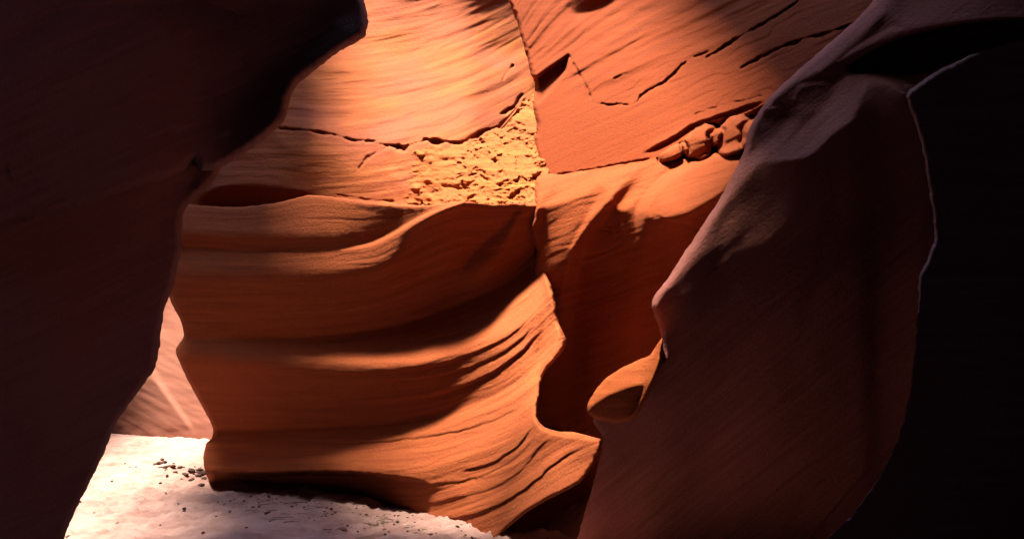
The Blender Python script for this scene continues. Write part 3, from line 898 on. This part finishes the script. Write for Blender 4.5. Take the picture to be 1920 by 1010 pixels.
def far_wall():
    poly = [(60, 380), (520, 380), (520, 860), (60, 860)]
    base = [(230, 815, 24), (380, 830, 21), (300, 700, 24), (300, 500, 26), (380, 700, 22), (80, 800, 25), (500, 800, 20), (100, 400, 28), (500, 400, 25)]
    s = Sketch(poly, 2.0, base)
    X, Y = s.X, s.Y
    s.gz[:] = 0.35
    s.gx[:] = 0.0
    # ridge running down to the right: lit right of it, shaded left
    ridge = np.interp(Y, [560, 690, 720, 760, 830], [250, 285, 300, 330, 375])
    m = sstep((ridge - X) / 8) * sstep((Y - 690) / 25)
    s.fill(m, -0.45)
    s.fill(m, .7, 'gx')
    s.stroke([(285, 695), (305, 725), (330, 760), (352, 790), (372, 825)], 5, 1.5, .9, taper=False)
    s.add(fbm(X / 60, (Y - .5 * X) / 9, 3, 121) * 0.3)
    s.add(fbm(X / 20, Y / 20, 3, 125) * 0.5 * sstep((Y - 785) / 25))
    s.area([(380, 790), (400, 800), (400, 830), (350, 830), (360, 800)], .1, 12, .7)
    s.solve(150)
    o = s.build("distant_wall", M_far, None, 2.0)
    return tag(o, "pink distant rock wall glimpsed through the gap between the dark pillar and banded wall", "rock wall")


main_wall(); upper_wall(); crumbly_patch(); right_wall(); fluted_wall(); buttress(); knob(); corner_rock(); overhang(); pillar(); far_wall()


# ------------------------------------------------------------------ sand floor
def sand_mat():
    m = bpy.data.materials.new("sand")
    m.use_nodes = True
    n, l = m.node_tree.nodes, m.node_tree.links
    b = n["Principled BSDF"]; b.inputs["Roughness"].default_value = 0.95; b.inputs["Specular IOR Level"].default_value = 0.1
    tc = n.new("ShaderNodeTexCoord")
    n1 = n.new("ShaderNodeTexNoise"); n1.inputs["Scale"].default_value = 2.2; n1.inputs["Detail"].default_value = 8; n1.inputs["Roughness"].default_value = .65
    l.new(tc.outputs["Object"], n1.inputs["Vector"])
    r = n.new("ShaderNodeValToRGB"); r.color_ramp.elements[0].position = .35; r.color_ramp.elements[1].position = .65
    r.color_ramp.elements[0].color = (.25, .142, .128, 1); r.color_ramp.elements[1].color = (.36, .228, .208, 1)
    l.new(n1.outputs["Fac"], r.inputs[0]); l.new(r.outputs[0], b.inputs["Base Color"])
    n2 = n.new("ShaderNodeTexNoise"); n2.inputs["Scale"].default_value = 30; n2.inputs["Detail"].default_value = 8; n2.inputs["Roughness"].default_value = .7
    l.new(tc.outputs["Object"], n2.inputs["Vector"])
    bp = n.new("ShaderNodeBump"); bp.inputs["Strength"].default_value = .5; bp.inputs["Distance"].default_value = .05
    l.new(n2.outputs["Fac"], bp.inputs["Height"]); l.new(bp.outputs[0], b.inputs["Normal"])
    return m


BANK_PX = [(300, 893), (385, 904), (440, 912), (500, 915), (560, 920), (610, 933), (660, 938), (720, 950), (780, 961), (830, 974), (900, 990), (960, 1012)]
BANK = np.array([at(px, py, floor_d(px, py))[:2] for px, py in BANK_PX])


def sand_z(x, y):
    z = 0.045 * fbm(x / 1.3, y / 1.3, 3, 131) + 0.045 * fbm(x / .3, y / .22, 3, 137) + 0.02 * fbm(x / .09, y / .07, 2, 138)
    p = cr(BANK, 8)
    o = np.argsort(p[:, 0])
    yb = np.interp(x, p[o, 0], p[o, 1]) + 0.10 * fbm(x / .35, x * 0 + 3.3, 3, 139)
    w = sstep((x + 5.1) / .6) * sstep((1.0 - x) / 1.0)
    d = y - yb
    z = z + w * (0.05 * np.exp(-(d / .25)**2) - 0.45 * sstep((d - .05) / .5) * (d < 6))
    # low drifts at the right foot of the wall
    return z


M_sand = sand_mat()
xs = np.concatenate([np.arange(-40, -10, 1.0), np.arange(-10, 2, 0.03), np.arange(2, 40, 1.0)])
ys = np.concatenate([np.arange(-20, 6, 1.0), np.arange(6, 14, 0.03), np.arange(14, 30, 0.1), np.arange(30, 60, 2.0)])
GX, GY = np.meshgrid(xs, ys)
GZ = sand_z(GX, GY)
idx = np.arange(GX.size).reshape(GX.shape)
q = np.stack([idx[:-1, :-1], idx[:-1, 1:], idx[1:, 1:], idx[1:, :-1]], -1).reshape(-1, 4)
tag(mesh_obj("ground", np.stack([GX.ravel(), GY.ravel(), GZ.ravel()], -1), q, M_sand), kind="structure")


# ------------------------------------------------------------------ unseen slab overhead, added to block and shape sun and sky light
def plan_slab(name, poly, z0, z1, hole=None, h=0.4, outer_down=None):
    """unseen light-blocking lid: plan-view grid with an opening, thickness and ragged underside"""
    poly = np.asarray(poly, float)
    x0, y0 = poly.min(0); x1, y1 = poly.max(0)
    X, Y = np.meshgrid(np.arange(x0, x1 + h, h), np.arange(y0, y1 + h, h))
    keep = sd_poly(X, Y, poly)[0] > -h
    if hole is not None:
        for hp in hole:
            keep &= sd_poly(X, Y, cr(hp, 6, True))[0] + 0.25 * fbm(X / 1.5, Y / 1.5, 3, 7) < 0
    f = keep[:-1, :-1] & keep[1:, :-1] & keep[:-1, 1:] & keep[1:, 1:]
    used = np.zeros(X.shape, bool)
    used[:-1, :-1] |= f; used[1:, :-1] |= f; used[:-1, 1:] |= f; used[1:, 1:] |= f
    idx = -np.ones(X.shape, int); idx[used] = np.arange(used.sum()); n = used.sum()
    x, y = X[used], Y[used]
    lo = z0 + 0.5 * fbm(x / 3, y / 3, 3, 141); hi = np.full(n, z1) + 0.4 * fbm(x / 4, y / 4, 3, 142)
    V = np.vstack([np.stack([x, y, lo], -1), np.stack([x, y, hi], -1)])
    jj, ii = np.nonzero(f)
    q = np.stack([idx[jj, ii], idx[jj + 1, ii], idx[jj + 1, ii + 1], idx[jj, ii + 1]], -1)
    e = np.concatenate([q[:, [0, 1]], q[:, [1, 2]], q[:, [2, 3]], q[:, [3, 0]]])
    key = e.min(1).astype(np.int64) * (n + 1) + e.max(1)
    u, inv, cnt = np.unique(key, return_inverse=True, return_counts=True)
    be = e[cnt[inv] == 1]
    Q = np.vstack([q, q[:, ::-1] + n, np.stack([be[:, 1], be[:, 0], be[:, 0] + n, be[:, 1] + n], -1)])
    st = np.stack([V[:, 0], V[:, 2], V[:, 1]], -1)
    return mesh_obj(name, V, Q, M_dark, None, None, False, {"strata": st})


ROOF_Z = 14.0
HOLE_A = [(-4.1, 8.2), (-2.9, 6.2), (-2.2, 5.5), (-1.95, 4.2), (-1.05, 4.1), (-0.85, 5.4), (-0.3, 5.8), (0.5, 6.0), (0.9, 7.0), (1.1, 9.0), (1.2, 14.6), (-4.6, 14.6), (-3.8, 12.0), (-4.35, 9.9)]  # opening shaped so the sun reaches only chosen parts of the walls
HOLE_B = [(-8.0, 5.0), (-6.5, 5.4), (-7.3, 8.5), (-7.8, 11), (-8.2, 14), (-9, 23.5), (-14, 23.5), (-12, 16.5), (-10.4, 11.5), (-9, 7.5)]  # opening shaped so the sun falls on the left strip of sand
tag(plan_slab("light_block_slab", [(-26, -12), (22, -12), (22, 40), (-26, 40)], ROOF_Z, ROOF_Z + 2.5, [[(x - 1.4, y - 0.85) for x, y in hp] for hp in (HOLE_A, HOLE_B)] + [[(2.2, 9.0), (5.5, 9.0), (6.0, 14.0), (2.4, 14.0)]]), kind="structure")  # added light blocker; last opening lets sky light onto the buttress rim


def shell(name, pts, z0, z1):
    """closing walls of the canyon behind the viewer and at the sides, out of frame"""
    p = cr(pts, 10)
    zs = np.linspace(z0, z1, 40)
    V = []
    for z in zs:
        w = 0.6 * fbm(p[:, 0] / 2 + z * .2, p[:, 1] / 2 + z * .5, 3, 151)
        V.append(np.stack([p[:, 0] + w, p[:, 1] + w * .6, np.full(len(p), z)], -1))
    n = len(p); V = np.vstack(V)
    idx = np.arange(len(V)).reshape(len(zs), n)
    q = np.stack([idx[:-1, :-1], idx[:-1, 1:], idx[1:, 1:], idx[1:, :-1]], -1).reshape(-1, 4)
    return tag(mesh_obj(name, V, q, M_dark, None, None, True, {"strata": V[:, [0, 2, 1]]}), kind="structure")


shell("canyon_wall", [(-22, 38), (-24, 20), (-16, 6), (-6, 2), (-3.5, -4), (0, -6), (4, -4), (6, 3), (10, 8), (14, 20), (14, 38), (-22, 38)], -0.5, ROOF_Z + 0.8)


# ------------------------------------------------------------------ loose things on the sand
def debris_mat(name, col, var=.5):
    m = bpy.data.materials.new(name); m.use_nodes = True
    n, l = m.node_tree.nodes, m.node_tree.links
    b = n["Principled BSDF"]; b.inputs["Roughness"].default_value = .9; b.inputs["Specular IOR Level"].default_value = .15
    tc = n.new("ShaderNodeTexCoord"); t = n.new("ShaderNodeTexNoise"); t.inputs["Scale"].default_value = 25; t.inputs["Detail"].default_value = 5
    l.new(tc.outputs["Object"], t.inputs["Vector"])
    r = n.new("ShaderNodeValToRGB"); r.color_ramp.elements[0].position = .35; r.color_ramp.elements[1].position = .65
    r.color_ramp.elements[0].color = (*[c * (1 - var) for c in col], 1); r.color_ramp.elements[1].color = (*col, 1)
    l.new(t.outputs["Fac"], r.inputs[0]); l.new(r.outputs[0], b.inputs["Base Color"])
    bp = n.new("ShaderNodeBump"); bp.inputs["Strength"].default_value = .6; bp.inputs["Distance"].default_value = .01
    l.new(t.outputs["Fac"], bp.inputs["Height"]); l.new(bp.outputs[0], b.inputs["Normal"])
    return m


M_peb = debris_mat("dark_stone", (.09, .05, .045)); M_clod = debris_mat("red_clod", (.13, .05, .035))
M_slab = debris_mat("stone_slab", (.22, .13, .11)); M_twig = debris_mat("driftwood", (.28, .22, .18)); M_pale = debris_mat("bleached_wood", (.55, .47, .40))
rnd = random.Random(5)


def stone_mesh(name, mat, seed, flat=.55, sub=3, ang=.5):
    import bmesh
    bm = bmesh.new(); bmesh.ops.create_icosphere(bm, subdivisions=sub, radius=1.0)
    r = random.Random(seed)
    pl = []
    for _ in range(9):
        v = np.array([r.gauss(0, 1), r.gauss(0, 1), r.gauss(0, 1)]); pl.append((v / np.linalg.norm(v), r.uniform(.55, .95)))
    for v in bm.verts:
        p = np.array(v.co)
        for nrm, d in pl:                      # knock flat facets off the lump
            k = p @ nrm - d
            if k > 0: p = p - nrm * k * ang * 1.7
        p *= 1 + .12 * float(fbm(p[0] * 2 + seed, p[1] * 2 + p[2], 3, seed))
        v.co = (p[0], p[1] * .75, p[2] * flat)
    me = bpy.data.meshes.new(name); bm.to_mesh(me); bm.free()
    me.materials.append(mat)
    for f in me.polygons: f.use_smooth = True
    return me


def put(name, me, px, py, size, rz, label, cat, group=None, sink=.25, tilt=0):
    d = float(floor_d(px, py)); p = at(px, py, d)
    o = bpy.data.objects.new(name, me); COL.objects.link(o)
    z = float(sand_z(np.array([p[0]]), np.array([p[1]]))[0])
    o.location = (float(p[0]), float(p[1]), z + size * sink)
    o.scale = (size, size, size); o.rotation_euler = (tilt, tilt * .5, rz)
    return tag(o, label, cat, group)


peb = [stone_mesh("pebble", M_peb, 20 + i) for i in range(5)]
# dark pebbles and clods strewn over the sand
spots = [(272, 829), (364, 834), (150, 944), (177, 957), (216, 974), (220, 981), (235, 868), (243, 872), (255, 872), (281, 871), (300, 905), (334, 942), (346, 951), (440, 926),
         (383, 925), (345, 952), (462, 987), (380, 1003), (250, 930), (210, 902), (236, 906), (128, 1000), (300, 985), (273, 920), (290, 940), (310, 930), (326, 898), (420, 918), (470, 930), (480, 952), (560, 955), (585, 945), (350, 985), (405, 975), (430, 962), (455, 945)]
for px, py in spots:
    put("pebble", peb[rnd.randrange(5)], px, py, rnd.uniform(.012, .030), rnd.uniform(0, 6), "small dark pebble lying loose on the sunlit open sand", "pebble", "pebbles on the open sand")
for k in range(60):
    t = rnd.random(); px = 300 + 95 * t + rnd.gauss(0, 12); py = 868 + 34 * t + rnd.gauss(0, 6)
    if px > 396: continue
    put("pebble", peb[rnd.randrange(5)], px, py, rnd.uniform(.02, .075), rnd.uniform(0, 6), "small stone in the gravelly heap at the left foot of the banded wall", "pebble", "stones heaped at the wall corner")
for k in range(190):
    px = rnd.uniform(400, 900); py = float(np.interp(px, *np.array(BANK_PX).T)) + 6 + abs(rnd.gauss(0, 26))
    if py > 1012: continue
    put("pebble", peb[rnd.randrange(5)], px, py, rnd.choice([.008, .010, .012, .016, .024]), rnd.uniform(0, 6), "tiny dark chip of stone on the shaded sand in front of the banded wall", "pebble", "chips on the shaded sand")
clod = [stone_mesh("clod", M_clod, 40 + i, .6) for i in range(3)]
for i, (px, py, sz, lb) in enumerate(((505, 941, .05, "leftmost of the three dark red clods on the sand below the undercut"), (524, 948, .055, "biggest and middle one of three dark red clods on the sand"), (546, 951, .045, "rightmost of three dark red clods on the sand below the undercut"))):
    put("clod", clod[i], px, py, sz, i * 1.3, lb, "clod", "red clods under the wall")
put("flat_stone", stone_mesh("flat_stone", M_slab, 51, .22), 700, 1003, .20, .4, "broad flat stone half buried in the shaded sand at the bottom of the view", "stone", sink=.05)
put("flat_stone", stone_mesh("flat_stone", M_slab, 52, .30), 640, 994, .07, 1.4, "small flat stone on the sand just left of the broad flat one", "stone", sink=.1)
put("flat_stone", stone_mesh("flat_stone", M_peb, 53, .35), 505, 968, .06, .2, "dark flat stone amid scattered twigs below the red clods", "stone", sink=.1)


def twig(px, py, ln, r, rz, lift, mat, label, group, bend=.15):
    d = float(floor_d(px, py)); p = at(px, py, d)
    n, m = 9, 6
    V = []
    ph = rnd.uniform(0, 6); kx = rnd.uniform(-bend, bend); kz = rnd.uniform(0, bend)
    for i in range(n):
        t = i / (n - 1); x = (t - .5) * ln
        cy = kx * ln * (4 * t * (1 - t)) + .01 * math.sin(ph + 9 * t); cz = kz * ln * 2 * t * (1 - t) + lift * t
        rr = r * (1.0 - .65 * t) * (1 + .15 * math.sin(ph + 17 * t))
        for j in range(m):
            a = 2 * math.pi * j / m
            V.append((x, cy + rr * math.cos(a), cz + rr + rr * math.sin(a)))
    Q = [(i * m + j, i * m + (j + 1) % m, (i + 1) * m + (j + 1) % m, (i + 1) * m + j) for i in range(n - 1) for j in range(m)]
    Tt = [(0, j + 1, j) for j in range(1, m - 1)] + [((n - 1) * m, (n - 1) * m + j, (n - 1) * m + j + 1) for j in range(1, m - 1)]
    o = mesh_obj("twig", np.array(V), Q, mat, None, Tt)
    z = float(sand_z(np.array([p[0]]), np.array([p[1]]))[0])
    o.location = (float(p[0]), float(p[1]), z - r * .3); o.rotation_euler = (0, 0, rz)
    return tag(o, label, "twig", group)


for k in range(30):
    twig(718 + rnd.gauss(0, 15), 976 + rnd.gauss(0, 6), rnd.uniform(.06, .22), rnd.uniform(.003, .007), rnd.uniform(0, 6.3), rnd.uniform(0, .06), M_twig if k % 4 else M_pale,
         "short grey twig in the little driftwood tangle on the shaded sand", "driftwood tangle")
for k in range(18):
    twig(785 + rnd.gauss(0, 20), 994 + rnd.gauss(0, 5), rnd.uniform(.06, .2), rnd.uniform(.003, .007), rnd.uniform(-.8, .5), rnd.uniform(0, .04), M_twig,
         "thin stick lying beside the long bleached stick, right of the driftwood tangle", "sticks right of the tangle")
twig(775, 984, .28, .009, -.25, .02, M_pale, "long pale bleached stick lying right of the driftwood tangle", None, .04)
twig(700, 970, .10, .009, 1.2, .05, M_pale, "stubby pale stick poking up at the left of the driftwood tangle", None, .04)
for k in range(26):
    px = rnd.uniform(440, 640); py = float(np.interp(px, *np.array(BANK_PX).T)) + rnd.uniform(25, 80)
    if py > 1010: continue
    twig(px, py, rnd.uniform(.08, .3), rnd.uniform(.003, .006), rnd.gauss(0, .35), rnd.uniform(0, .02), M_peb, "thin dark twig lying flat on the sand in front of the undercut", "dark twigs on the sand", .1)
